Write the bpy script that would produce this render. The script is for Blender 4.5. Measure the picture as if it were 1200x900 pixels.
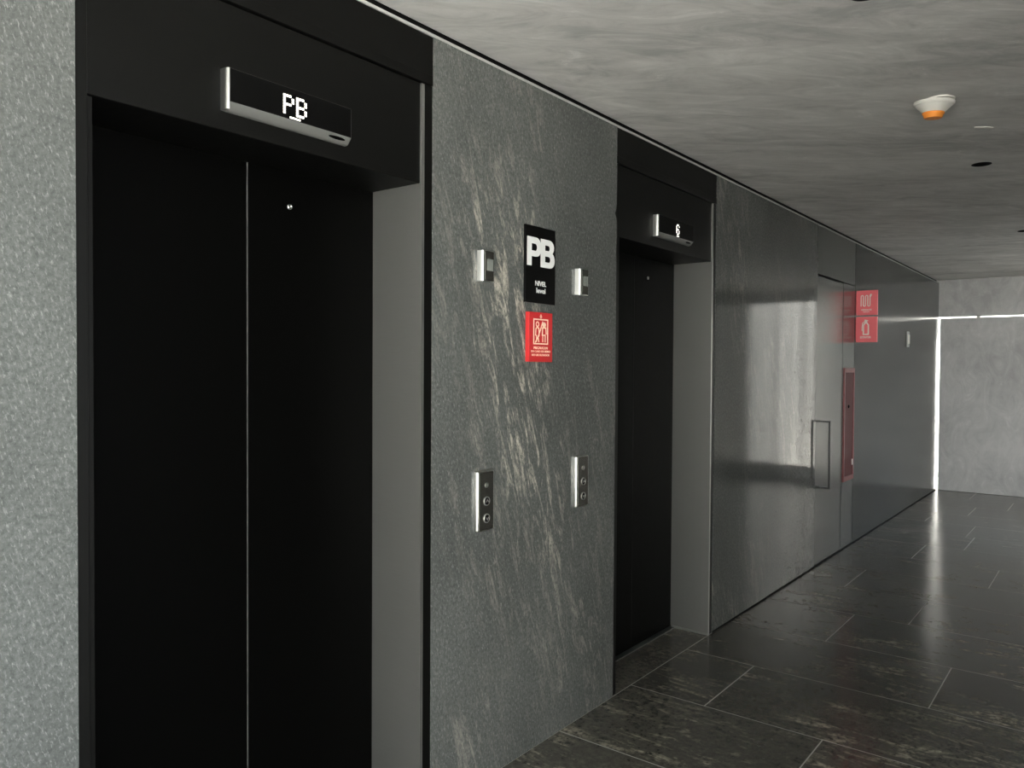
import bpy, bmesh, math, random
from mathutils import Vector, Matrix

random.seed(4)
for o in list(bpy.data.objects):
    bpy.data.objects.remove(o)
S = bpy.context.scene
COL = S.collection

# ------------------------------------------------------------------ camera
YAW, PITCH, ROLL, FPX = 0.66110, -0.02018, 0.00584, 915.3
CAM = Vector((1.831, 0.0, 1.52))
fw = Vector((-math.sin(YAW) * math.cos(PITCH), math.cos(YAW) * math.cos(PITCH), math.sin(PITCH)))
rt = Vector((math.cos(YAW), math.sin(YAW), 0))
up = rt.cross(fw)
r2 = rt * math.cos(ROLL) + up * math.sin(ROLL)
u2 = up * math.cos(ROLL) - rt * math.sin(ROLL)
cd = bpy.data.cameras.new('camera')
cam = bpy.data.objects.new('camera', cd)
COL.objects.link(cam)
cam.matrix_world = Matrix(((r2.x, u2.x, -fw.x, CAM.x), (r2.y, u2.y, -fw.y, CAM.y),
                           (r2.z, u2.z, -fw.z, CAM.z), (0, 0, 0, 1)))
cd.sensor_fit = 'HORIZONTAL'
cd.sensor_width = 36.0
cd.lens = FPX / 1200 * 36
cd.clip_start = 0.05
S.camera = cam

# ------------------------------------------------------------------ sky and exposure
SKY_STRENGTH = 8.0
SKY_NEAR = (0.975, 0.99, 0.96)     # open end of the hall behind the camera
SKY_FAR = (0.66, 0.80, 0.98)       # bluer sky at the far end
wd = bpy.data.worlds.new('sky')
S.world = wd
wd.use_nodes = True
wn = wd.node_tree
wn.nodes.clear()
w_out = wn.nodes.new('ShaderNodeOutputWorld')
w_bg = wn.nodes.new('ShaderNodeBackground')
w_tc = wn.nodes.new('ShaderNodeTexCoord')
w_sep = wn.nodes.new('ShaderNodeSeparateXYZ')
w_map = wn.nodes.new('ShaderNodeMapRange')
w_mix = wn.nodes.new('ShaderNodeMixRGB')
w_map.inputs['From Min'].default_value = -0.5
w_map.inputs['From Max'].default_value = 0.25
w_mix.inputs['Color1'].default_value = (*SKY_NEAR, 1)
w_mix.inputs['Color2'].default_value = (*SKY_FAR, 1)
w_bg.inputs['Strength'].default_value = SKY_STRENGTH
wn.links.new(w_tc.outputs['Generated'], w_sep.inputs[0])
wn.links.new(w_sep.outputs['Y'], w_map.inputs['Value'])
wn.links.new(w_map.outputs[0], w_mix.inputs['Fac'])
wn.links.new(w_mix.outputs[0], w_bg.inputs['Color'])
wn.links.new(w_bg.outputs[0], w_out.inputs[0])
sl = bpy.data.lights.new('sun', 'SUN')
sl.energy = 85.0
sl.angle = math.radians(0.6)
sl.color = (1.0, 0.98, 0.94)
sun = bpy.data.objects.new('sun', sl)
COL.objects.link(sun)
sun.location = (-6, 12, 14)
sun.rotation_euler = Vector((0.50, 0.0, -1.0)).to_track_quat('-Z', 'Y').to_euler()   # from behind the building onto the paving outside
S.view_settings.view_transform = 'Standard'
S.view_settings.look = 'None'
S.view_settings.gamma = 1
S.view_settings.use_curve_mapping = False
S.view_settings.exposure = 0.0

# ------------------------------------------------------------------ dimensions
W = 2.55            # width of the corridor
Y0, Y1 = -3.0, 11.185
ZT = 2.6256         # top of the stone cladding
ZC = 2.664          # ceiling
E1 = (0.777, 1.915)
E2 = (3.128, 4.246)
SD = (6.145, 6.862, 7.225)       # service door left, door / side panel joint, right
REC = 0.235
OPEN_R = 1.2        # right wall begins here; in front of it the hall is open
FAR_OPEN = (8.0, 9.7)

# ------------------------------------------------------------------ helpers
ORG = {}


def obj(name, bm, mat, parent=None, origin=None, smooth=False):
    me = bpy.data.meshes.new(name)
    o = bpy.data.objects.new(name, me)
    COL.objects.link(o)
    if parent is not None:
        org = ORG[parent.name]
        o.parent = parent
    else:
        org = Vector(origin) if origin is not None else Vector((0, 0, 0))
        o.location = org
    ORG[o.name] = Vector(org)
    bmesh.ops.translate(bm, verts=bm.verts, vec=-org)
    bmesh.ops.recalc_face_normals(bm, faces=bm.faces)
    bm.to_mesh(me)
    bm.free()
    for m in (mat if isinstance(mat, (list, tuple)) else [mat]):
        me.materials.append(m)
    if smooth:
        for p in me.polygons:
            p.use_smooth = True
        try:
            me.set_sharp_from_angle(angle=math.radians(35))
        except Exception:
            pass
    return o


def props(o, label=None, cat=None, group=None, kind=None):
    if label: o['label'] = label
    if cat: o['category'] = cat
    if group: o['group'] = group
    if kind: o['kind'] = kind
    return o


def thing(name, loc, label, cat, group=None, kind=None):
    o = bpy.data.objects.new(name, None)
    o.empty_display_size = 0.1
    COL.objects.link(o)
    o.location = loc
    ORG[o.name] = Vector(loc)
    return props(o, label, cat, group, kind)


def bx(bm, a, b, bev=0.0, seg=2):
    a, b = Vector(a), Vector(b)
    c, d = (a + b) / 2, b - a
    r = bmesh.ops.create_cube(bm, size=1)
    vs = r['verts']
    bmesh.ops.scale(bm, verts=vs, vec=(abs(d.x), abs(d.y), abs(d.z)))
    bmesh.ops.translate(bm, verts=vs, vec=c)
    if bev > 0:
        es = list({e for v in vs for e in v.link_edges})
        bmesh.ops.bevel(bm, geom=es, offset=bev, segments=seg, profile=0.5, affect='EDGES')
    return bm


def box(a, b, bev=0.0, seg=2):
    return bx(bmesh.new(), a, b, bev, seg)


def prism(bm, pts, axis, a, b):
    """polygon pts (2D) extruded along axis between a and b. axis x: pts=(y,z); y: (x,z); z: (x,y)"""
    def P(p, t):
        return {'x': (t, p[0], p[1]), 'y': (p[0], t, p[1]), 'z': (p[0], p[1], t)}[axis]
    v0 = [bm.verts.new(P(p, a)) for p in pts]
    v1 = [bm.verts.new(P(p, b)) for p in pts]
    bm.faces.new(v0)
    bm.faces.new(list(reversed(v1)))
    n = len(pts)
    for i in range(n):
        bm.faces.new((v0[i], v1[i], v1[(i + 1) % n], v0[(i + 1) % n]))
    return bm


def lathe(bm, prof, c, axis='z', n=40, cap=True):
    """prof: (radius, height) list, revolved about axis through c"""
    c = Vector(c)
    rings = []
    for r, h in prof:
        ring = []
        for i in range(n):
            a = 2 * math.pi * i / n
            u, v = r * math.cos(a), r * math.sin(a)
            p = {'z': (u, v, h), 'x': (h, u, v), 'y': (u, h, v)}[axis]
            ring.append(bm.verts.new(c + Vector(p)))
        rings.append(ring)
    for r0, r1 in zip(rings, rings[1:]):
        for i in range(n):
            bm.faces.new((r0[i], r0[(i + 1) % n], r1[(i + 1) % n], r1[i]))
    if cap:
        bm.faces.new(rings[0])
        bm.faces.new(rings[-1])
    return bm


def rrect(y0, z0, y1, z1, r, n=5):
    pts = []
    for cx, cz, a0 in ((y1 - r, z1 - r, 0), (y0 + r, z1 - r, 90), (y0 + r, z0 + r, 180), (y1 - r, z0 + r, 270)):
        for i in range(n + 1):
            a = math.radians(a0 + 90 * i / n)
            pts.append((cx + r * math.cos(a), cz + r * math.sin(a)))
    return pts


def text_bm(s, bold=0.0, extrude=0.002, space=1.0):
    cu = bpy.data.curves.new('t', 'FONT')
    cu.body = s
    cu.size = 1
    cu.offset = bold
    cu.extrude = 0.001
    cu.space_character = space
    o = bpy.data.objects.new('t', cu)
    COL.objects.link(o)
    dg = bpy.context.evaluated_depsgraph_get()
    me = bpy.data.meshes.new_from_object(o.evaluated_get(dg))
    bm = bmesh.new()
    bm.from_mesh(me)
    bpy.data.objects.remove(o)
    bpy.data.curves.remove(cu)
    bpy.data.meshes.remove(me)
    return bm


def put_text(s, lo, hi, plane, pos, bold=0.0, thick=0.001, space=1.0, bm=None):
    """fit text into the rectangle lo..hi. plane 'x': (y,z) facing +x at x=pos; plane 'y': (x,z) facing -y"""
    t = text_bm(s, bold, 0.001, space)
    xs = [v.co.x for v in t.verts]
    ys = [v.co.y for v in t.verts]
    zs = [v.co.z for v in t.verts]
    for v in t.verts:
        a = lo[0] + (v.co.x - min(xs)) / (max(xs) - min(xs)) * (hi[0] - lo[0])
        b = lo[1] + (v.co.y - min(ys)) / (max(ys) - min(ys)) * (hi[1] - lo[1])
        d = (v.co.z - min(zs)) / (max(zs) - min(zs)) * thick
        v.co = Vector((pos + d, a, b)) if plane == 'x' else Vector((a, pos - d, b))
    if bm is None:
        return t
    me = bpy.data.meshes.new('tmp')
    t.to_mesh(me)
    t.free()
    bm.from_mesh(me)
    bpy.data.meshes.remove(me)
    return bm


LAYER = [0]


def stroke(bm, pts, w, plane, pos, thick=0.001):
    """raised line of even width with mitred corners, through 2D points on a sign face"""
    LAYER[0] = (LAYER[0] + 1) % 12
    thick = thick + LAYER[0] * 0.00005
    P = [Vector(p) for p in pts]
    closed = (P[0] - P[-1]).length < 1e-6
    if closed: P = P[:-1]
    P = [p for i, p in enumerate(P) if i == 0 or (p - P[i - 1]).length > 1e-5]
    n = len(P)
    L, R_ = [], []
    for i in range(n):
        d0 = (P[i] - P[i - 1]).normalized() if (closed or i > 0) else None
        d1 = (P[(i + 1) % n] - P[i]).normalized() if (closed or i < n - 1) else None
        d0, d1 = d0 or d1, d1 or d0
        n0, n1 = Vector((-d0.y, d0.x)), Vector((-d1.y, d1.x))
        m = n0 + n1
        m = m.normalized() if m.length > 1e-3 else n0
        k = min(1 / max(m.dot(n0), 0.45), 2.0) * w / 2
        L.append(P[i] + m * k)
        R_.append(P[i] - m * k)

    def V(p, d):
        return bm.verts.new((pos + d, p.x, p.y) if plane == 'x' else (p.x, pos - d, p.y))
    q = [[V(L[i], thick), V(R_[i], thick), V(R_[i], 0), V(L[i], 0)] for i in range(n)]
    for i in range(n if closed else n - 1):
        u, v = q[i], q[(i + 1) % n]
        for k in range(4):
            bm.faces.new((u[k], u[(k + 1) % 4], v[(k + 1) % 4], v[k]))
    if not closed:
        bm.faces.new(q[0])
        bm.faces.new(list(reversed(q[-1])))
    return bm


def disc(bm, c, r, pos, thick=0.001):
    return prism(bm, [(c[0] + r * math.cos(i * math.pi / 10), c[1] + r * math.sin(i * math.pi / 10)) for i in range(20)], 'x', pos, pos + thick)


def bold_letter(bm, ch, lo, hi, pos, thick):
    def ar(cx, cy, rx, ry, a0, a1, n=10):
        return [(cx + rx * math.cos(math.radians(a0 + (a1 - a0) * i / n)), cy + ry * math.sin(math.radians(a0 + (a1 - a0) * i / n))) for i in range(n + 1)]
    if ch == 'P':
        loops = [[(0, 0), (0.30, 0), (0.30, 0.33)] + ar(0.62, 0.665, 0.38, 0.335, -90, 90) + [(0, 1)],
                 [(0.30, 0.53)] + ar(0.56, 0.655, 0.14, 0.125, -90, 90) + [(0.30, 0.78)]]
    else:
        loops = [[(0, 0)] + ar(0.64, 0.29, 0.36, 0.29, -90, 62) + [(0.84, 0.535)] + ar(0.60, 0.745, 0.34, 0.255, -40, 90) + [(0, 1)],
                 [(0.30, 0.20)] + ar(0.57, 0.305, 0.12, 0.105, -90, 90) + [(0.30, 0.41)],
                 [(0.30, 0.61)] + ar(0.54, 0.705, 0.11, 0.095, -90, 90) + [(0.30, 0.80)]]
    cu = bpy.data.curves.new('t', 'CURVE')
    cu.dimensions = '2D'
    cu.fill_mode = 'BOTH'
    cu.extrude = thick / 2
    for pts in loops:
        s = cu.splines.new('POLY')
        s.points.add(len(pts) - 1)
        for p, q in zip(s.points, pts):
            p.co = (lo[0] + q[0] * (hi[0] - lo[0]), lo[1] + q[1] * (hi[1] - lo[1]), 0, 1)
        s.use_cyclic_u = True
    o = bpy.data.objects.new('t', cu)
    COL.objects.link(o)
    me = bpy.data.meshes.new_from_object(o.evaluated_get(bpy.context.evaluated_depsgraph_get()))
    bpy.data.objects.remove(o)
    bpy.data.curves.remove(cu)
    for v in me.vertices:
        v.co = Vector((pos + thick / 2 + v.co.z, v.co.x, v.co.y))
    bm.from_mesh(me)
    bpy.data.meshes.remove(me)


def arc(c, r, a0, a1, n=14, rz=None):
    rz = rz or r
    return [(c[0] + r * math.cos(math.radians(a0 + (a1 - a0) * i / n)),
             c[1] + rz * math.sin(math.radians(a0 + (a1 - a0) * i / n))) for i in range(n + 1)]


# ------------------------------------------------------------------ materials
def new_mat(name):
    m = bpy.data.materials.new(name)
    m.use_nodes = True
    nt = m.node_tree
    b = nt.nodes['Principled BSDF']
    return m, nt, b


def N(nt, t, **kw):
    n = nt.nodes.new(t)
    for k, v in kw.items():
        if k in n.inputs:
            n.inputs[k].default_value = v
        else:
            setattr(n, k, v)
    return n


def ramp(nt, src, stops):
    r = nt.nodes.new('ShaderNodeValToRGB')
    e = r.color_ramp.elements
    while len(e) < len(stops):
        e.new(0.5)
    for el, (p, c) in zip(e, stops):
        el.position = p
        el.color = (c, c, c, 1) if isinstance(c, (int, float)) else (*c, 1)
    nt.links.new(src, r.inputs[0])
    return r.outputs[0]


def math_n(nt, op, a, b, clamp=False):
    n = nt.nodes.new('ShaderNodeMath')
    n.operation = op
    n.use_clamp = clamp
    for i, v in enumerate((a, b)):
        if v is None: continue
        if isinstance(v, (int, float)):
            n.inputs[i].default_value = v
        else:
            nt.links.new(v, n.inputs[i])
    return n.outputs[0]


def mixc(nt, fac, a, b, mode='MIX'):
    n = nt.nodes.new('ShaderNodeMixRGB')
    n.blend_type = mode
    for i, v in zip((0, 1, 2), (fac, a, b)):
        if isinstance(v, (int, float)):
            n.inputs[i].default_value = v
        elif isinstance(v, tuple):
            n.inputs[i].default_value = (*v, 1)
        else:
            nt.links.new(v, n.inputs[i])
    return n.outputs[0]


def coords(nt, rot=(0, 0, 0), scale=(1, 1, 1), loc=(0, 0, 0)):
    tc = nt.nodes.new('ShaderNodeTexCoord')
    mp = nt.nodes.new('ShaderNodeMapping')
    mp.inputs['Rotation'].default_value = rot
    mp2 = nt.nodes.new('ShaderNodeMapping')
    mp2.inputs['Scale'].default_value = scale
    mp2.inputs['Location'].default_value = loc
    nt.links.new(tc.outputs['Object'], mp.inputs[0])
    nt.links.new(mp.outputs[0], mp2.inputs[0])
    return mp2.outputs[0]


def noise(nt, vec, scale, detail=5, rough=0.6, dist=0.0):
    n = nt.nodes.new('ShaderNodeTexNoise')
    n.inputs['Scale'].default_value = scale
    n.inputs['Detail'].default_value = detail
    n.inputs['Roughness'].default_value = rough
    n.inputs['Distortion'].default_value = dist
    nt.links.new(vec, n.inputs['Vector'])
    return n.outputs['Fac']


def bump(nt, b, h, strength=0.2, dist=0.01):
    bp = nt.nodes.new('ShaderNodeBump')
    bp.inputs['Strength'].default_value = strength
    bp.inputs['Distance'].default_value = dist
    nt.links.new(h, bp.inputs['Height'])
    nt.links.new(bp.outputs[0], b.inputs['Normal'])


def stone_mat(name, dark, light, vein, rough=(0.055, 0.10), veins=True):
    m, nt, b = new_mat(name)
    c0 = coords(nt)
    big = noise(nt, c0, 1.6, 6, 0.62)
    fine = noise(nt, c0, 80, 6, 0.74)
    base = mixc(nt, ramp(nt, fine, [(0.36, 0), (0.70, 1)]), dark, light)
    base = mixc(nt, ramp(nt, big, [(0.35, 0.0), (0.68, 0.55)]), base, tuple(x * 0.72 for x in dark))
    if veins:
        tilt = math.radians(-17)
        cs = coords(nt, (tilt, 0, 0), (1, 12, 2.4))
        streak = ramp(nt, noise(nt, cs, 1.5, 10, 0.75, 1.3), [(0.50, 0), (0.61, 1)])
        region = ramp(nt, noise(nt, coords(nt, (tilt, 0, 0), (1, 1.5, 0.65), (3.1, 0.15, 0.4)), 1.25, 3, 0.5), [(0.44, 0.0), (0.62, 1)])
        # a broad run of pale veins across the panel between the lifts
        sp = nt.nodes.new('ShaderNodeSeparateXYZ')
        nt.links.new(coords(nt), sp.inputs[0])
        line = math_n(nt, 'ADD', sp.outputs['Y'], math_n(nt, 'MULTIPLY', sp.outputs['Z'], 0.30))
        dist = math_n(nt, 'ABSOLUTE', math_n(nt, 'SUBTRACT', line, 2.86), None)
        dist = math_n(nt, 'ADD', dist, math_n(nt, 'MULTIPLY', math_n(nt, 'SUBTRACT', big, 0.5), 1.0))
        run = ramp(nt, dist, [(0.0, 1.0), (0.12, 0.8), (0.34, 0)])
        hgt = ramp(nt, math_n(nt, 'ABSOLUTE', math_n(nt, 'SUBTRACT', sp.outputs['Z'], 1.45), None), [(0.45, 1), (0.95, 0.1)])
        run = math_n(nt, 'MULTIPLY', run, hgt)
        region = math_n(nt, 'MAXIMUM', math_n(nt, 'MULTIPLY', region, 0.32), run)
        region = math_n(nt, 'MULTIPLY', region, math_n(nt, 'GREATER_THAN', sp.outputs['Y'], 1.0))
        brk = ramp(nt, noise(nt, coords(nt, (tilt, 0, 0), (1, 1.8, 0.7)), 52, 6, 0.82), [(0.40, 0), (0.54, 1)])
        f = math_n(nt, 'MULTIPLY', math_n(nt, 'MULTIPLY', streak, region), brk)
        spk = ramp(nt, noise(nt, coords(nt, (tilt, 0, 0), (1, 1.6, 0.6)), 105, 5, 0.75), [(0.54, 0), (0.68, 0.8)])
        base = mixc(nt, math_n(nt, 'MULTIPLY', spk, 0.6), base, (0.30, 0.31, 0.29))
        base = mixc(nt, f, base, vein)
    nt.links.new(base, b.inputs['Base Color'])
    rr = nt.nodes.new('ShaderNodeMapRange')
    rr.inputs['To Min'].default_value, rr.inputs['To Max'].default_value = rough
    nt.links.new(big, rr.inputs['Value'])
    nt.links.new(rr.outputs[0], b.inputs['Roughness'])
    b.inputs['Specular IOR Level'].default_value = 0.34
    bump(nt, b, fine, 0.03, 0.002)
    return m


def floor_mat():
    m, nt, b = new_mat('slate_floor')
    g = nt.nodes.new('ShaderNodeNewGeometry')
    rnd = g.outputs['Random Per Island']
    tc = nt.nodes.new('ShaderNodeTexCoord')
    off = nt.nodes.new('ShaderNodeVectorMath')
    off.operation = 'ADD'
    cmb = nt.nodes.new('ShaderNodeCombineXYZ')
    nt.links.new(math_n(nt, 'MULTIPLY', rnd, 37.0), cmb.inputs[2])
    nt.links.new(tc.outputs['Object'], off.inputs[0])
    nt.links.new(cmb.outputs[0], off.inputs[1])
    v = off.outputs[0]
    mp = nt.nodes.new('ShaderNodeMapping')
    mp.inputs['Rotation'].default_value = (0, 0, math.radians(-28))
    mp.inputs['Scale'].default_value = (2.6, 11, 1)
    nt.links.new(v, mp.inputs[0])
    fine = noise(nt, v, 38, 6, 0.7)
    big = noise(nt, v, 2.2, 5, 0.6)
    base = mixc(nt, ramp(nt, fine, [(0.35, 0), (0.7, 1)]), (0.047, 0.045, 0.038), (0.102, 0.098, 0.083))
    base = mixc(nt, ramp(nt, rnd, [(0, 0.0), (1, 0.45)]), base, (0.024, 0.024, 0.021))
    st = ramp(nt, noise(nt, mp.outputs[0], 1.3, 9, 0.7, 0.9), [(0.50, 0), (0.62, 1)])
    reg = ramp(nt, big, [(0.43, 0), (0.56, 1)])
    brk = ramp(nt, fine, [(0.40, 0), (0.58, 1)])
    f = math_n(nt, 'MULTIPLY', math_n(nt, 'MULTIPLY', st, reg), brk)
    base = mixc(nt, math_n(nt, 'MULTIPLY', f, 0.95), base, (0.32, 0.295, 0.235))
    nt.links.new(base, b.inputs['Base Color'])
    rr = nt.nodes.new('ShaderNodeMapRange')
    rr.inputs['To Min'].default_value, rr.inputs['To Max'].default_value = 0.13, 0.24
    nt.links.new(big, rr.inputs['Value'])
    nt.links.new(rr.outputs[0], b.inputs['Roughness'])
    bump(nt, b, fine, 0.10, 0.002)
    return m


def plaster_mat(name, a, b_, rough=0.75, aniso=(1, 1, 1), sc=1.3, bs=0.25):
    m, nt, b = new_mat(name)
    c0 = coords(nt, (0, 0, math.radians(-30)), aniso)
    n1 = noise(nt, c0, sc, 8, 0.62, 0.6)
    n2 = noise(nt, coords(nt, (0, 0, math.radians(-45)), (0.8, 2.4, 1)), 3.2, 9, 0.72, 1.6)
    f = mixc(nt, 0.5, n1, n2)
    base = mixc(nt, ramp(nt, f, [(0.38, 0), (0.48, 0.5), (0.60, 1)]), a, b_)
    ln = ramp(nt, n2, [(0.60, 0), (0.64, 0.5), (0.66, 0)])
    base = mixc(nt, ln, base, tuple(x * 1.12 for x in b_))
    nt.links.new(base, b.inputs['Base Color'])
    b.inputs['Roughness'].default_value = rough
    bump(nt, b, f, bs, 0.02)
    return m


def plain(name, col, rough=0.4, metal=0.0, var=0.06, spec=0.5, sc=30):
    m, nt, b = new_mat(name)
    n = noise(nt, coords(nt), sc, 4, 0.6)
    base = mixc(nt, n, tuple(max(0, c * (1 - var)) for c in col), tuple(min(1, c * (1 + var)) for c in col))
    nt.links.new(base, b.inputs['Base Color'])
    b.inputs['Metallic'].default_value = metal
    b.inputs['Specular IOR Level'].default_value = spec
    rr = nt.nodes.new('ShaderNodeMapRange')
    rr.inputs['To Min'].default_value, rr.inputs['To Max'].default_value = rough * 0.9, rough * 1.1
    nt.links.new(n, rr.inputs['Value'])
    nt.links.new(rr.outputs[0], b.inputs['Roughness'])
    return m


def brushed(name, col, rough=0.3, metal=1.0, scale=(1, 1, 60)):
    m, nt, b = new_mat(name)
    n = noise(nt, coords(nt, (0, 0, 0), scale), 12, 4, 0.6)
    big = noise(nt, coords(nt), 3, 4, 0.6)
    base = mixc(nt, n, tuple(c * 0.93 for c in col), tuple(min(1, c * 1.07) for c in col))
    nt.links.new(base, b.inputs['Base Color'])
    b.inputs['Metallic'].default_value = metal
    rr = nt.nodes.new('ShaderNodeMapRange')
    rr.inputs['To Min'].default_value, rr.inputs['To Max'].default_value = rough * 0.95, rough * 1.05
    nt.links.new(big, rr.inputs['Value'])
    nt.links.new(rr.outputs[0], b.inputs['Roughness'])
    return m


def emit(name, col, s):
    m, nt, b = new_mat(name)
    b.inputs['Base Color'].default_value = (*col, 1)
    b.inputs['Emission Color'].default_value = (*col, 1)
    b.inputs['Emission Strength'].default_value = s
    return m


STONE = stone_mat('dark_slate_cladding', (0.062, 0.067, 0.064), (0.135, 0.141, 0.133), (0.43, 0.40, 0.34))
STONE2 = stone_mat('blackish_slate_cladding', (0.022, 0.023, 0.021), (0.042, 0.044, 0.041), (0.2, 0.2, 0.2), (0.14, 0.22), False)
FLOOR = floor_mat()
GROUT = plain('pale_grout', (0.26, 0.25, 0.23), 0.6, 0, 0.15)
CEIL = plaster_mat('troweled_grey_plaster', (0.35, 0.348, 0.335), (0.60, 0.59, 0.565), 0.8, (0.6, 1.7, 1), 1.5, 0.2)
FARWALL = plaster_mat('grey_concrete_panel', (0.31, 0.31, 0.307), (0.44, 0.44, 0.435), 0.5, (1, 1, 1.6), 0.8, 0.06)
BLACK = plain('black_lacquer', (0.0030, 0.0030, 0.0027), 0.42, 0, 0.1, 0.12)
BLACKDOOR = plain('black_door_sheet', (0.0009, 0.0009, 0.0008), 0.5, 0, 0.1, 0.03)
VOID = plain('black_gap', (0.003, 0.003, 0.003), 0.8, 0, 0.1, 0.1)
STEEL = brushed('satin_steel', (0.55, 0.55, 0.52), 0.30, 1.0)
CHIN = brushed('matt_steel', (0.19, 0.19, 0.18), 0.5, 0.6)
PLATE = brushed('dull_nickel_face', (0.14, 0.134, 0.118), 0.26, 0.85)
JAMB = brushed('grey_jamb_sheet', (0.28, 0.28, 0.265), 0.34, 0.8)
EDGE = brushed('bright_jamb_edge', (0.40, 0.40, 0.38), 0.35, 0.9)
CAPTRIM = plain('pale_cap_strip', (0.33, 0.327, 0.31), 0.5, 0.0, 0.1)
DOORMET = brushed('dark_grey_door_metal', (0.12, 0.123, 0.116), 0.24, 0.6)
TRANSOM = brushed('darker_transom_metal', (0.085, 0.088, 0.082), 0.36, 0.6)
GLOSSBLACK = plain('black_display_glass', (0.002, 0.002, 0.002), 0.12, 0, 0.1, 0.1)
SIGNBLACK = plain('black_acrylic', (0.002, 0.002, 0.002), 0.3, 0, 0.1, 0.12)
WHITE = plain('white_lettering', (0.78, 0.78, 0.76), 0.5, 0, 0.03)
RED = plain('red_acrylic', (0.48, 0.018, 0.02), 0.35, 0, 0.05)
RED2 = plain('coral_red_acrylic', (0.95, 0.165, 0.185), 0.45, 0, 0.05)
CREAM = plain('cream_print', (0.88, 0.62, 0.46), 0.5, 0, 0.03)
CREAM2 = plain('pale_print', (0.97, 0.86, 0.76), 0.5, 0, 0.03)
LED = emit('white_led', (1.0, 0.96, 0.88), 1.6)
REDFRAME = plain('red_painted_steel', (0.17, 0.018, 0.02), 0.35, 0, 0.1)
REDGLASS = plain('dark_red_panel', (0.09, 0.010, 0.011), 0.5, 0, 0.15, 0.15)
WHITEPLASTIC = plain('off_white_plastic', (0.72, 0.70, 0.64), 0.45, 0, 0.03)
ORANGE = plain('orange_dust_cover', (0.75, 0.25, 0.04), 0.45, 0, 0.05)
GREYGLASS = plain('grey_green_lens', (0.16, 0.17, 0.155), 0.25, 0, 0.05)
PAVING = plain('pale_paving', (0.42, 0.41, 0.38), 0.7, 0, 0.15, 0.5, 3)
BOUNCE_CUT = plain('dark_bounce_cut', (0.045, 0.046, 0.045), 0.9, 0, 0.5, 0.2, 8)
BOUNCE_FACADE = plain('pale_bounce_facade', (0.62, 0.61, 0.58), 0.8, 0, 0.06, 0.3, 2)
LATTICE = plain('dark_screen_metal', (0.05, 0.05, 0.05), 0.4, 0.5, 0.1)

# ------------------------------------------------------------------ setting: floor
bm = bmesh.new()
bx(bm, (-0.40, Y0, -0.12), (W + 0.3, Y1 + 0.3, -0.0007))
for f in bm.faces: f.material_index = 1


def tile(x0, x1, y0, y1):
    g = 0.0022
    n0 = len(bm.faces)
    bx(bm, (x0 + g, y0 + g, -0.012), (x1 - g, y1 - g, 0.0), 0.0012, 1)


rows = [(-3.41 + 0.61 * k) for k in range(25)]
off = {10: 0.892, 11: 0.375, 12: 1.177, 13: 0.554, 14: 0.858, 15: 0.330, 16: 1.132, 17: 0.524, 18: 0.813}
TL = 1.215
for k, y in enumerate(rows):
    if y + 0.61 < Y0 or y > Y1 + 0.25: continue
    # rows 3.30..3.91 etc.; row starts match the photographed joints
    o_ = off.get(k, 0.3 + 0.37 * ((k * 7) % 5) / 5 * 2)
    xs = [-0.0015] + sorted(o_ + TL * j for j in range(-3, 5) if 0.05 < o_ + TL * j < W - 0.05) + [W + 0.01]
    ya, yb = max(y, Y0), min(y + 0.61, Y1 + 0.28)
    for a, b in zip(xs, xs[1:]):
        tile(a, b, ya, yb)
for e in (E1, E2):                       # slabs inside the lift recesses
    bx(bm, (-REC + 0.02, e[0] + 0.03, -0.012), (-0.0025, e[1] - 0.03, 0.0), 0.001, 1)
props(obj('floor', bm, [FLOOR, GROUT]), 'dark slate tile floor with pale grout joints', 'floor', None, 'structure')

# ------------------------------------------------------------------ setting: left wall
bm = bmesh.new()
T = -0.30
notch = [(E2[0], 0), (E2[0], 2.200), (E2[0] - 0.014, 2.232), (E2[0] - 0.006, 2.246), (E2[0], 2.275), (E2[0], ZT)]
prism(bm, [(Y0, 0), (E1[0], 0), (E1[0], ZT), (Y0, ZT)], 'x', T, 0)
prism(bm, [(E1[1], 0)] + notch + [(E1[1], ZT)], 'x', T, 0)
prism(bm, [(E2[1], 0), (SD[0], 0), (SD[0], ZT), (E2[1], ZT)], 'x', T, 0)
n_ = len(bm.faces)
prism(bm, [(SD[2], 0), (Y1 + 0.0, 0), (Y1 + 0.0, ZT), (SD[2], ZT)], 'x', T, 0)
bm.faces.ensure_lookup_table()
for f_ in bm.faces[n_:]: f_.material_index = 1     # the far stretch is clad in a darker slate
bx(bm, (-0.40, Y0, -0.1), (-0.302, Y1, 3.0))
props(obj('wall_left', bm, [STONE, STONE2]), 'dark veined slate wall holding the two lifts', 'wall', None, 'structure')

bm = box((-0.02, E2[1] + 0.001, -0.0005), (0.0025, Y1 - 0.002, 0.009))  # thin black strip drawing the dark line at the wall foot
props(obj('foot_line_left', bm, VOID), 'thin black strip along the foot of the far slate wall', 'foot_line', None, 'structure')
# black shadow gap and pale cap strip along the wall top
bm = box((-0.018, Y0, ZT), (0.002, Y1 - 0.001, ZT + 0.010), 0.001, 1)
props(obj('trim_1', bm, CAPTRIM), 'pale strip running along the top of the slate wall', 'trim', None, 'structure')
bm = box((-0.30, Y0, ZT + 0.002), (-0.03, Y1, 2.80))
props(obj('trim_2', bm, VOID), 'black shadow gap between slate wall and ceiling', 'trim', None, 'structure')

# ------------------------------------------------------------------ setting: ceiling with downlight holes
DL = [(1.205, 2.545), (1.208, 5.02), (1.20, 7.60)]
DLR = 0.043
cu = bpy.data.curves.new('ceiling_outline', 'CURVE')
cu.dimensions = '2D'
cu.fill_mode = 'BOTH'


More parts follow.
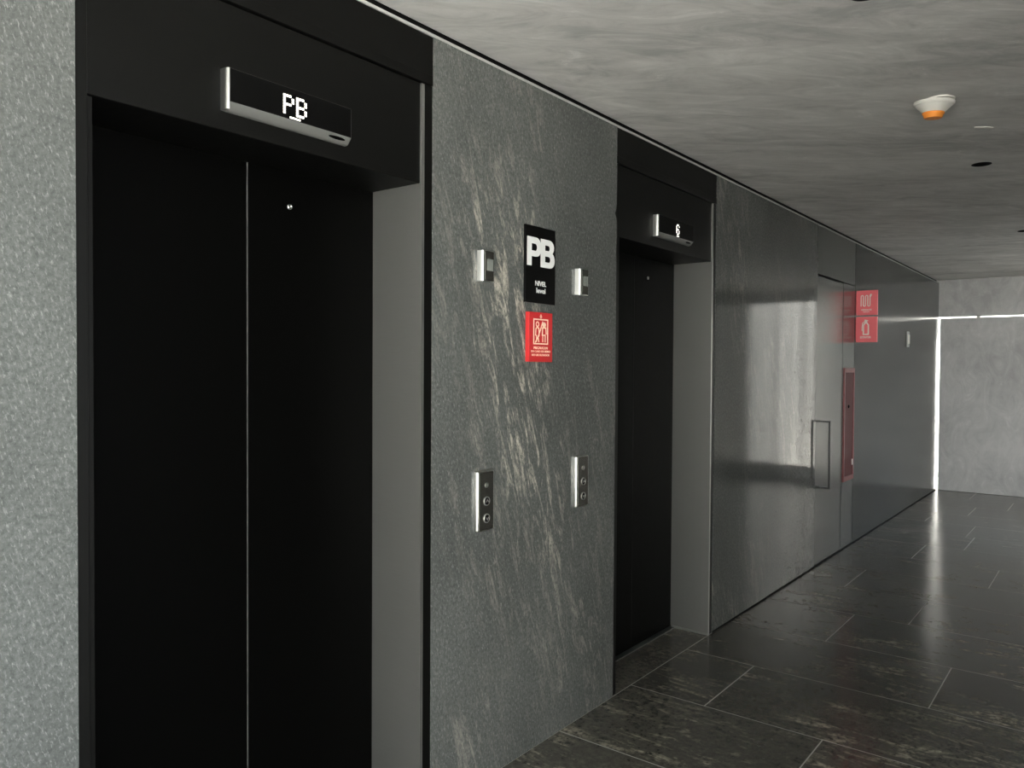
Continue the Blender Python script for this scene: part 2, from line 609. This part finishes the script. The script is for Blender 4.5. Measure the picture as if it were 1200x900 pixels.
def spline(pts):
    s = cu.splines.new('POLY')
    s.points.add(len(pts) - 1)
    for p, q in zip(s.points, pts):
        p.co = (q[0], q[1], 0, 1)
    s.use_cyclic_u = True


spline([(0.0, Y0), (W + 0.15, Y0), (W + 0.15, Y1 + 0.12), (0.0, Y1 + 0.12)])
for x, y in DL:
    spline([(x + DLR * math.cos(a * math.pi / 16), y + DLR * math.sin(a * math.pi / 16)) for a in range(32)])
to = bpy.data.objects.new('tmp_outline', cu)
COL.objects.link(to)
me = bpy.data.meshes.new_from_object(to.evaluated_get(bpy.context.evaluated_depsgraph_get()))
bpy.data.objects.remove(to)
bpy.data.curves.remove(cu)
bm = bmesh.new()
bm.from_mesh(me)
bpy.data.meshes.remove(me)
bmesh.ops.translate(bm, verts=bm.verts, vec=(0, 0, ZC))
bx(bm, (-0.42, Y0 - 0.1, 2.80), (W + 0.3, Y1 + 0.3, 2.95))
bx(bm, (-0.02, Y0, ZC), (0.0, Y1, 2.80))
bx(bm, (W + 0.13, Y0, ZC), (W + 0.16, Y1, 2.80))
bx(bm, (0, Y0 - 0.02, ZC), (W + 0.16, Y0, 2.80))
ceil = props(obj('ceiling', bm, CEIL), 'grey troweled plaster ceiling', 'ceiling', None, 'structure')
bm = prism(bmesh.new(), [(1.275, 4.235), (1.300, 4.250), (1.322, 4.262), (1.345, 4.290), (1.338, 4.300), (1.310, 4.281), (1.282, 4.262), (1.270, 4.246)], 'z', ZC - 0.004, ZC + 0.001)
props(obj('filler_mark', bm, WHITEPLASTIC, ceil), 'small white filler mark')

# ------------------------------------------------------------------ setting: far wall, a big panel with daylight leaking round it
WIN = (1.50, 2.49, 0.12, 2.52)
bm = bmesh.new()
ya, yb = Y1, Y1 + 0.10
bx(bm, (0.019, ya, 0.003), (1.46, yb, 2.181), 0.003, 1)            # pivoting panel
bx(bm, (-0.05, ya, 2.203), (1.46, yb, 2.70))                        # fixed panel above
for x0, x1 in ((0.418, 0.452), (1.10, 1.13)):
    bx(bm, (x0, ya, 2.17), (x1, yb - 0.02, 2.21))
bx(bm, (1.46, ya, 0), (WIN[0], yb, 2.70))
bx(bm, (WIN[0], ya, 0), (WIN[1], yb, WIN[2]))
bx(bm, (WIN[0], ya, WIN[3]), (WIN[1], yb, 2.70))
bx(bm, (WIN[1], ya, 0), (W + 0.15, yb, 2.70))
props(obj('wall_back', bm, FARWALL), 'grey concrete end wall panel with bright daylight gap', 'wall', None, 'structure')
win = thing('window_1', (0, 0, 0), 'lattice screen window in the end wall', 'window', None, 'structure')
bm = bmesh.new()
for x in (WIN[0], WIN[1] - 0.04):
    bx(bm, (x, ya + 0.01, WIN[2]), (x + 0.04, yb - 0.01, WIN[3]))
for z in (WIN[2], WIN[3] - 0.04):
    bx(bm, (WIN[0], ya + 0.012, z), (WIN[1], yb - 0.012, z + 0.04))
obj('window_frame', bm, LATTICE, win)
bm = bmesh.new()
for i, hw in ((1, 0.048), (2, 0.030), (3, 0.050), (4, 0.040)):
    x = WIN[0] + (WIN[1] - WIN[0]) * i / 5
    bx(bm, (x - hw, ya + 0.03, WIN[2]), (x + hw, yb - 0.03, WIN[3]))
for i in range(1, 14):
    z = WIN[2] + (WIN[3] - WIN[2]) * i / 14
    bx(bm, (WIN[0], ya + 0.045, z - 0.004), (WIN[1], yb - 0.045, z + 0.004))
obj('lattice', bm, LATTICE, win)

# ------------------------------------------------------------------ setting: right wall
bm = bmesh.new()
bx(bm, (W, OPEN_R, 0), (W + 0.15, FAR_OPEN[0], 2.75))
bx(bm, (W, FAR_OPEN[0], 2.40), (W + 0.15, FAR_OPEN[1], 2.75))
bx(bm, (W, FAR_OPEN[1], 0), (W + 0.15, Y1 + 0.1, 2.75))
bx(bm, (W, Y0, 2.64), (W + 0.15, OPEN_R, 2.75))
props(obj('wall_right', bm, STONE), 'dark slate wall opposite the lifts', 'wall', None, 'structure')
bm = box((-8, 13.6, -0.2), (9, 14.2, 8.0))  # added out of view so the lattice window reflects an even brightness
props(obj('added_bounce_wall', bm, BOUNCE_FACADE), 'unseen pale facade added beyond the end wall to even the reflected light', 'wall', None, 'structure')
bm = box((W + 0.16, 5.0, -0.2), (14.0, 13.5, -0.06))  # added dark slab, cuts light bounced up to the far ceiling
props(obj('bounce_cut_slab', bm, BOUNCE_CUT), 'unseen dark slab added outside the side opening to cut bounce light', 'ground', None, 'structure')
bm = box((-30, -30, -0.30), (40, 45, -0.125))
props(obj('ground', bm, PAVING), 'pale paving outside the hall', 'ground', None, 'structure')


# ------------------------------------------------------------------ lifts
def dotfont(ch):
    G = {'P': ["1110", "1001", "1001", "1110", "1000", "1000", "1000"],
         'B': ["1110", "1001", "1001", "1110", "1001", "1001", "1110"],
         '6': ["0110", "1001", "1000", "1110", "1001", "1001", "0110"]}
    return G[ch]


def elevator(e, seam, seam_tone, label):
    a, b = e
    r = thing('elevator', (0, (a + b) / 2, 0), label, 'elevator', 'elevators')
    ja, jb = a + 0.026, b - 0.042           # outer faces of the jamb sheets
    ia, ib = ja + 0.013, jb - 0.013
    zl, zt = 2.130, 2.462
    obj('side_frame', box((-0.30, a + 0.0005, 0), (-0.002, ja, zt - 0.001), 0.001, 1), BLACK, r)
    obj('side_frame', box((-0.30, jb + 0.001, 0), (-0.003, b - 0.0005, zt - 0.001), 0.001, 1), BLACK, r)
    obj('transom_panel', box((-0.30, a + 0.001, zt + 0.034), (-0.001, b - 0.001, ZT - 0.001), 0.001, 1), BLACK, r)
    obj('head_rail', box((-0.30, a + 0.001, zt), (0.004, b - 0.004, zt + 0.033), 0.002, 2), BLACK, r)
    obj('lintel', box((-0.30, ja + 0.001, zl), (-0.006, jb - 0.0132, zt - 0.003), 0.002, 2), BLACK, r)
    for s, (y0, y1) in ((0, (ja, ia)), (1, (ib, jb))):
        j = obj('side_jamb', box((-REC - 0.01, y0, 0.012), (-0.0012 if s else -0.008, y1, (zl if s == 0 else zt) - 0.004)), JAMB if s else BLACK, r)
        if s == 1:
            k = obj('jamb_edge', box((-0.0012, y0, 0.012), (0.0012, y1, zt - 0.004)), EDGE, j)
            obj('jamb_foot', box((-REC + 0.004, y0 - 0.004, 0.0), (0.002, y1, 0.013), 0.001, 1), EDGE, j)
    d0 = obj('door_panel', box((-REC - 0.03, ia - 0.008, 0.008), (-REC, seam - 0.0025, zl + 0.03), 0.001, 1), BLACKDOOR, r)
    d1 = obj('door_panel', box((-REC - 0.03, seam + 0.0025, 0.008), (-REC, ib + 0.004, zl + 0.03), 0.001, 1), BLACKDOOR, r)
    obj('seam_light_strip', box((-REC - 0.02, seam - 0.0024, 0.01), (-REC + 0.001, seam + 0.0004, zl + 0.03)), seam_tone, d1)  # strip colour stands for light caught on the door panel's edge
    ky = seam + 0.149
    kb = lathe(bmesh.new(), [(0.0085, 0), (0.0085, 0.004), (0.0062, 0.0055), (0.0045, 0.0045), (0.0045, 0.003)], (-REC, ky, 2.022), 'x', 24)
    obj('keyhole', kb, STEEL, d1, smooth=True)
    obj('sill', box((-REC - 0.03, ia, -0.01), (-REC + 0.028, ib, 0.004), 0.001, 1), TRANSOM, r)
    return r


elevator(E1, 1.363, JAMB, 'near black elevator entrance, its doors split by a thin pale line, under the PB display')
elevator(E2, 3.722, BLACK, 'far black elevator entrance with grey jamb, under the display showing 6')


def display(yc, w, txt, label):
    y0, y1 = yc - w / 2, yc + w / 2
    zb, zt, t = 2.178, 2.284, 0.024
    r = thing('floor_display', (-0.006, yc, zb), label, 'display', 'floor displays over the elevators')
    X = -0.0058
    bm = bmesh.new()
    # profile in (x,z): back, top, front, slanted chin with a rounded lower edge
    prof = [(X, zb), (X, zt), (t - 0.001, zt), (t, zt - 0.002), (t, zb + 0.020), (t - 0.001, zb + 0.018), (0.010, zb + 0.003), (0.005, zb)]
    prism(bm, prof, 'y', y0 + 0.008, y1)
    body = obj('housing', bm, CHIN, r, smooth=True)
    pts = [(X, y0)] + [(t * 0.35 + t * 0.65 * math.sin(math.radians(q)), y0 + 0.0085 * (1 - math.cos(math.radians(q)))) for q in range(0, 91, 10)] + [(X, y0 + 0.0085)]
    obj('side_cap', prism(bmesh.new(), pts, 'z', zb + 0.001, zt), STEEL, r, smooth=True)
    g = obj('screen', box((t, y0 + 0.0085, zb + 0.0205), (t + 0.0022, y1 - 0.002, zt - 0.0015), 0.0005, 1), GLOSSBLACK, r)
    # sensor slot on the chin
    cx, cz = 0.0175, zb + 0.0108
    sl = Vector((t - 0.001 - 0.010, 0, 0.015)).normalized()
    nn = Vector((sl.z, 0, -sl.x))
    bm = bmesh.new()
    v0, v1 = [], []
    for i in range(28):
        a = 2 * math.pi * i / 28
        p = Vector((cx, y1 - 0.048 + 0.030 * math.cos(a), cz)) + sl * 0.0048 * math.sin(a)
        v0.append(bm.verts.new(p - nn * 0.001))
        v1.append(bm.verts.new(p + nn * 0.0004))
    bm.faces.new(v0); bm.faces.new(v1)
    for i in range(28):
        bm.faces.new((v0[i], v0[(i + 1) % 28], v1[(i + 1) % 28], v1[i]))
    obj('sensor_slot', bm, GLOSSBLACK, r)
    # dot matrix characters
    bm = bmesh.new()
    n = len(txt)
    pitch_y, pitch_z = 0.0092, 0.0078
    wtot = n * 4 * pitch_y + (n - 1) * 0.6 * pitch_y
    ystart = yc - wtot / 2 + (0.012 if n == 1 else 0.004)
    ztop = zt - 0.021
    for ci, ch in enumerate(txt):
        for ri, row in enumerate(dotfont(ch)):
            for co, c in enumerate(row):
                if c == '1':
                    yy = ystart + ci * 4.6 * pitch_y + co * pitch_y
                    zz = ztop - ri * pitch_z
                    bx(bm, (t + 0.0018, yy, zz - 0.0062), (t + 0.0030, yy + 0.0074, zz))
    ym = ystart + wtot / 2
    for k in range(4 if n > 1 else 3):  # glowing bar stands in for the characters' reflection below them
        yy = ym - (2 if n > 1 else 1.5) * pitch_y + k * pitch_y
        bx(bm, (t + 0.0018, yy, zb + 0.0225), (t + 0.0030, yy + 0.0074, zb + 0.0275))
    obj('characters_and_reflection', bm, LED, r)
    return r


display(1.337, 0.408, 'PB', 'slim steel floor display reading PB over the near elevator')
display(3.690, 0.400, '6', 'slim steel floor display reading 6 over the far elevator')


# ------------------------------------------------------------------ lanterns and call stations on the panel between the lifts
def lantern(y0, label):
    y1, z0, z1, t = y0 + 0.064, 1.833, 1.943, 0.027
    r = thing('hall_lantern', (0, (y0 + y1) / 2, z0), label, 'indicator', 'hall lanterns between the elevators')
    # rounded on the two upright edges
    pts = [(0.0006, y0 - 0.003), (t - 0.012, y0 - 0.001)] + [(t - 0.008 + 0.008 * math.sin(math.radians(q)), y0 + 0.008 - 0.008 * math.cos(math.radians(q)) ) for q in range(20, 91, 14)] + \
          [(t, y1 - 0.004), (t - 0.001, y1 - 0.001), (t - 0.004, y1), (0.0006, y1)]
    bm = prism(bmesh.new(), pts, 'z', z0, z1)
    obj('housing', bm, STEEL, r, smooth=True)
    f = obj('face_plate', box((t - 0.001, y0 + 0.011, z0 + 0.002), (t + 0.0008, y1 - 0.004, z1 - 0.002), 0.0004, 1), PLATE, r)
    obj('lens', prism(bmesh.new(), rrect(y0 + 0.021, z0 + 0.038, y1 - 0.012, z0 + 0.080, 0.003), 'x', t + 0.0004, t + 0.0026), GREYGLASS, r)
    obj('lens_edge', box((t, y1 - 0.0125, z0 + 0.038), (t + 0.003, y1 - 0.0095, z0 + 0.080)), EDGE, r)
    return r


lantern(2.147, 'small steel hall lantern upper left of the PB wall sign')
lantern(2.786, 'small steel hall lantern right of the PB wall sign')


def call_station(y0, label):
    y1, z0, z1, t = y0 + 0.095, 0.926, 1.148, 0.018
    yc = (y0 + y1) / 2 + 0.001
    r = thing('call_button_panel', (0, yc, z0), label, 'button panel', 'call button panels between the elevators')
    bm = bmesh.new()
    loops = []
    for x, ins in [(0.0006, 0.0)] + [(t - 0.009 + 0.009 * math.sin(math.radians(q)), 0.009 * (1 - math.cos(math.radians(q)))) for q in (0, 18, 36, 54, 72, 90)]:
        loops.append([bm.verts.new((x, *p)) for p in rrect(y0 + ins, z0 + ins * 0.6, y1 - ins * 0.6, z1 - ins * 0.6, 0.006, 4)])
    for l0, l1 in zip(loops, loops[1:]):
        for k in range(len(l0)):
            bm.faces.new((l0[k], l0[(k + 1) % len(l0)], l1[(k + 1) % len(l0)], l1[k]))
    bm.faces.new(loops[0])
    bm.faces.new(loops[-1])
    obj('housing', bm, STEEL, r, smooth=True)
    obj('face_plate', prism(bmesh.new(), rrect(y0 + 0.0095, z0 + 0.006, y1 - 0.007, z1 - 0.006, 0.004, 4), 'x', t - 0.0005, t + 0.0008), PLATE, r)
    # key switch lamp
    obj('indicator_lamp', lathe(bmesh.new(), [(0.0095, 0), (0.0095, 0.002), (0.0075, 0.0032), (0.005, 0.0044), (0.001, 0.005)], (t + 0.0006, yc - 0.001, 1.094), 'x', 24), STEEL, r, smooth=True)
    for z, s in ((1.036, 1), (0.973, -1)):
        bt = obj('button', lathe(bmesh.new(), [(0.0170, 0), (0.0170, 0.0030), (0.0158, 0.0042), (0.0140, 0.0042), (0.0132, 0.0026)], (t + 0.0006, yc, z), 'x', 32), EDGE, r, smooth=True)
        obj('button_cap', lathe(bmesh.new(), [(0.0130, 0.0005), (0.0130, 0.0032), (0.0118, 0.0040)], (t + 0.0006, yc, z), 'x', 32), GLOSSBLACK, bt, smooth=True)
        bm = stroke(bmesh.new(), [(yc - 0.0075, z - 0.004 * s), (yc, z + 0.0055 * s), (yc + 0.0075, z - 0.004 * s)], 0.0036, 'x', t + 0.0044, 0.0012)
        obj('arrow', bm, EDGE, bt)
    return r


call_station(2.134, 'steel call button panel nearer the near elevator, with up and down buttons')
call_station(2.783, 'steel call button panel nearer the far elevator, with up and down buttons')

# ------------------------------------------------------------------ level sign
r = thing('level_sign', (0, 2.52, 1.778), 'black rectangular wall sign with big white letters PB', 'sign')
obj('board', box((0.0006, 2.422, 1.778), (0.010, 2.624, 2.079), 0.001, 2), SIGNBLACK, r)
bm = bmesh.new()
bold_letter(bm, 'P', (2.431, 1.922), (2.525, 2.034), 0.0098, 0.0022)
bold_letter(bm, 'B', (2.521, 1.922), (2.617, 2.034), 0.0098, 0.0022)
obj('lettering', bm, WHITE, r)
bm = put_text('NIVEL', (2.486, 1.846), (2.560, 1.865), 'x', 0.0098, 0.018, 0.0012)
put_text('level', (2.494, 1.818), (2.554, 1.838), 'x', 0.0098, 0.018, 0.0012, bm=bm)
obj('caption', bm, WHITE, r)

# ------------------------------------------------------------------ red elevator warning sign
r = thing('warning_sign', (0, 2.514, 1.546), 'red wall sign with pale pictogram of two figures, under the PB sign', 'sign')
sy0, sy1, sz0, sz1, st_ = 2.436, 2.593, 1.546, 1.741, 0.019
obj('board', box((0.0006, sy0, sz0), (st_, sy1, sz1), 0.001, 2), RED, r)
bm = bmesh.new()
F = st_ - 0.0002
fy0, fy1, fz0, fz1 = 2.466, 2.560, 1.617, 1.713
stroke(bm, [(fy0, fz0), (fy1, fz0), (fy1, fz1), (fy0, fz1), (fy0, fz0)], 0.005, 'x', F)
ly = 2.490
stroke(bm, arc((ly, 1.694), 0.009, 0, 360), 0.0042, 'x', F)                                  # left figure
stroke(bm, [(ly, 1.684), (ly - 0.010, 1.676), (ly - 0.012, 1.652), (ly - 0.006, 1.648)], 0.0045, 'x', F)
stroke(bm, [(ly, 1.684), (ly + 0.010, 1.676), (ly + 0.012, 1.650), (ly + 0.004, 1.643)], 0.0045, 'x', F)
stroke(bm, [(ly - 0.005, 1.650), (ly - 0.006, 1.624)], 0.0045, 'x', F)
stroke(bm, [(ly + 0.003, 1.645), (ly + 0.010, 1.624)], 0.0045, 'x', F)
stroke(bm, [(ly - 0.014, 1.622), (ly + 0.005, 1.645), (ly + 0.022, 1.676), (ly + 0.036, 1.706)], 0.005, 'x', F)  # slash
ry = 2.535
disc(bm, (ry, 1.693), 0.0105, F, 0.0017)                                 # right figure
stroke(bm, [(ry - 0.012, 1.681), (ry + 0.012, 1.681), (ry + 0.015, 1.655)], 0.005, 'x', F)
stroke(bm, [(ry - 0.010, 1.681), (ry - 0.012, 1.652), (ry + 0.010, 1.652)], 0.005, 'x', F)
stroke(bm, [(ry - 0.008, 1.652), (ry - 0.008, 1.624)], 0.0045, 'x', F)
stroke(bm, [(ry + 0.008, 1.652), (ry + 0.008, 1.624)], 0.0045, 'x', F)
stroke(bm, [(2.508, 1.724), (2.513, 1.731), (2.518, 1.724), (2.513, 1.719), (2.508, 1.724)], 0.004, 'x', F)
obj('pictogram', bm, CREAM, r)
bm = put_text('PRECAUCION', (2.466, 1.596), (2.560, 1.606), 'x', F, 0.02, 0.001)
put_text('EN CASO DE SISMO', (2.450, 1.583), (2.579, 1.591), 'x', F, 0.012, 0.001, bm=bm)
put_text('NO USE ELEVADOR', (2.454, 1.569), (2.573, 1.577), 'x', F, 0.012, 0.001, bm=bm)
obj('lettering', bm, CREAM, r)

# ------------------------------------------------------------------ service door with fixed side panel
dr = thing('door_1', (0, SD[0], 0), 'flush dark grey metal service door with long pull handle', 'door', None, 'structure')
obj('door_panel', box((-0.05, SD[0] + 0.006, 0.008), (-0.004, SD[1] - 0.003, 2.243), 0.001, 1), DOORMET, dr)
obj('side_panel', box((-0.05, SD[1] + 0.002, 0.004), (-0.002, SD[2] - 0.003, 2.252), 0.001, 1), DOORMET, dr)
obj('transom_panel', box((-0.05, SD[0] + 0.003, 2.257), (-0.002, SD[2] - 0.003, ZT - 0.001), 0.001, 1), TRANSOM, dr)
obj('door_recess', box((-0.30, SD[0] + 0.001, 0.001), (-0.052, SD[2] - 0.001, ZT - 0.002)), VOID, dr)
bm = bmesh.new()
hy, hx, hs = 6.272, 0.066, 0.007
bx(bm, (hx - hs, hy - hs, 0.598), (hx + hs, hy + hs, 1.128), 0.0015, 1)
for z in (0.598, 1.114):
    bx(bm, (-0.004, hy - hs, z), (hx - hs + 0.001, hy + hs, z + 0.014), 0.001, 1)
props(obj('pull_handle', bm, plain('black_handle_steel', (0.03, 0.03, 0.03), 0.3, 0.7), dr), 'black rectangular pull handle')

# ------------------------------------------------------------------ red fire hose cabinet in the side panel
r = thing('fire_hose_cabinet', (-0.002, 7.045, 0.575), 'tall narrow red fire cabinet set beside the metal service door', 'fire cabinet')
cy0, cy1, cz0, cz1 = 6.895, 7.208, 0.575, 1.540
bm = bmesh.new()
for a, b in (((cy0, cz0), (cy0 + 0.022, cz1)), ((cy1 - 0.03, cz0), (cy1, cz1)),
             ((cy0 + 0.022, cz0), (cy1 - 0.03, cz0 + 0.04)), ((cy0 + 0.022, cz1 - 0.04), (cy1 - 0.03, cz1))):
    bx(bm, (-0.0018, a[0], a[1]), (0.010, b[0], b[1]), 0.001, 1)
obj('frame', bm, REDFRAME, r)
dp = obj('door_panel', box((-0.0018, cy0 + 0.023, cz0 + 0.041), (0.005, cy1 - 0.031, cz1 - 0.041), 0.001, 1), REDGLASS, r)
obj('latch', lathe(bmesh.new(), [(0.014, 0), (0.014, 0.006), (0.010, 0.009)], (0.005, 7.03, 1.21), 'x', 20), GLOSSBLACK, dp, smooth=True)
obj('catch', box((0.0045, 7.155, 0.70), (0.013, 7.172, 0.75), 0.002, 2), WHITEPLASTIC, dp)


# ------------------------------------------------------------------ red flag signs sticking out from the wall
def flag(z0, z1, label):
    yy = 7.24
    r = thing('flag_sign', (0, yy, z0), label, 'sign', 'red flag signs beside the service door')
    obj('board', box((0.0045, yy, z0), (0.176, yy + 0.022, z1), 0.002, 2), RED2, r)
    obj('wall_bracket', box((0.0005, yy + 0.004, z0 + 0.02), (0.006, yy + 0.018, z1 - 0.02)), RED, r)
    return r, yy


r, yy = flag(1.998, 2.213, 'red flag sign with a coiled hose symbol, the upper of the two')
F = yy + 0.0002
bm = bmesh.new()
pts = [(0.044, 2.075), (0.044, 2.160)] + arc((0.053, 2.160), 0.009, 180, 0, 8) + [(0.062, 2.085)] + arc((0.071, 2.085), 0.009, 180, 360, 8) + \
      [(0.080, 2.160)] + arc((0.089, 2.160), 0.009, 180, 0, 8) + [(0.098, 2.085)] + arc((0.107, 2.085), 0.009, 180, 360, 8) + [(0.116, 2.160)]
stroke(bm, pts, 0.0075, 'y', F)
stroke(bm, [(0.116, 2.158), (0.126, 2.180)], 0.015, 'y', F)
obj('pictogram', bm, CREAM2, r)
bm = put_text('HIDRANTE', (0.046, 2.038), (0.130, 2.051), 'y', F, 0.035, 0.001)
put_text('hydrant', (0.062, 2.020), (0.112, 2.033), 'y', F, 0.025, 0.001, bm=bm)
obj('lettering', bm, CREAM2, r)

r, yy = flag(1.764, 1.984, 'red flag sign with a fire extinguisher symbol, the lower of the two')
bm = bmesh.new()
stroke(bm, [(0.066, 1.832), (0.066, 1.912), (0.078, 1.930), (0.094, 1.930), (0.106, 1.912), (0.106, 1.832), (0.066, 1.832)], 0.011, 'y', F)
stroke(bm, [(0.086, 1.934), (0.086, 1.952)], 0.020, 'y', F)
stroke(bm, [(0.074, 1.957), (0.104, 1.949)], 0.008, 'y', F)
stroke(bm, [(0.076, 1.945), (0.058, 1.930), (0.055, 1.890), (0.055, 1.862)], 0.006, 'y', F)
obj('pictogram', bm, CREAM2, r)
obj('lettering', put_text('EXTINTOR', (0.040, 1.797), (0.128, 1.816), 'y', F, 0.035, 0.001), CREAM2, r)

# ------------------------------------------------------------------ small plate on the far stretch of wall
r = thing('wall_plate', (0, 9.36, 1.75), 'small pale wall plate on the dark slate beyond the red flag signs', 'wall plate')
obj('plate', box((0.0006, 9.30, 1.775), (0.010, 9.42, 1.945), 0.002, 2), plain('grey_plate', (0.30, 0.30, 0.28), 0.4), r)
obj('rocker', box((0.0095, 9.335, 1.81), (0.020, 9.385, 1.91), 0.002, 2), WHITEPLASTIC, r)

# ------------------------------------------------------------------ ceiling fittings
DLAB = ['round black downlight at the top edge of the picture, nearest to the viewer',
        'round black downlight in the ceiling just beyond the smoke detector',
        'round black downlight farthest along the ceiling, at the right edge']
for (x, y), lab in zip(DL, DLAB):
    r = thing('downlight', (x, y, ZC), lab, 'downlight', 'recessed ceiling downlights')
    bm = lathe(bmesh.new(), [(DLR + 0.0065, -0.0005), (DLR + 0.0065, -0.002), (DLR - 0.003, -0.0025), (DLR - 0.003, 0.070), (0.020, 0.085), (0.001, 0.085)],
               (x, y, ZC), 'z', 40, cap=False)
    obj('reflector_cup', bm, VOID, r, smooth=True)
    bm = lathe(bmesh.new(), [(0.020, 0.052), (0.024, 0.058), (0.024, 0.078)], (x, y, ZC), 'z', 28)
    obj('bulb', bm, GREYGLASS, r, smooth=True)

r = thing('smoke_detector', (1.197, 3.715, ZC), 'white smoke detector with an orange cap on the ceiling', 'smoke detector')
sx, sy, sz = 1.197, 3.715, ZC


def tilted(bm):
    bmesh.ops.rotate(bm, verts=bm.verts, cent=(sx, sy, sz), matrix=Matrix.Rotation(math.radians(5), 3, Vector((0.6, 0.8, 0)).normalized()))
    bmesh.ops.translate(bm, verts=bm.verts, vec=(-0.004, 0, -0.007))
    return bm


obj('base_plate', lathe(bmesh.new(), [(0.056, -0.0005), (0.060, -0.002), (0.058, -0.007)], (sx + 0.015, sy, sz), 'z', 40), WHITEPLASTIC, r, smooth=True)
obj('body', tilted(lathe(bmesh.new(), [(0.060, 0.0), (0.078, -0.002), (0.079, -0.009), (0.074, -0.016), (0.070, -0.017), (0.062, -0.027), (0.060, -0.028),
                                       (0.046, -0.042), (0.040, -0.047), (0.030, -0.048)], (sx, sy, sz), 'z', 48)), WHITEPLASTIC, r, smooth=True)
obj('dust_cap', tilted(lathe(bmesh.new(), [(0.043, -0.046), (0.043, -0.051), (0.038, -0.058), (0.036, -0.066), (0.033, -0.069), (0.010, -0.070)], (sx, sy, sz), 'z', 40)), ORANGE, r, smooth=True)
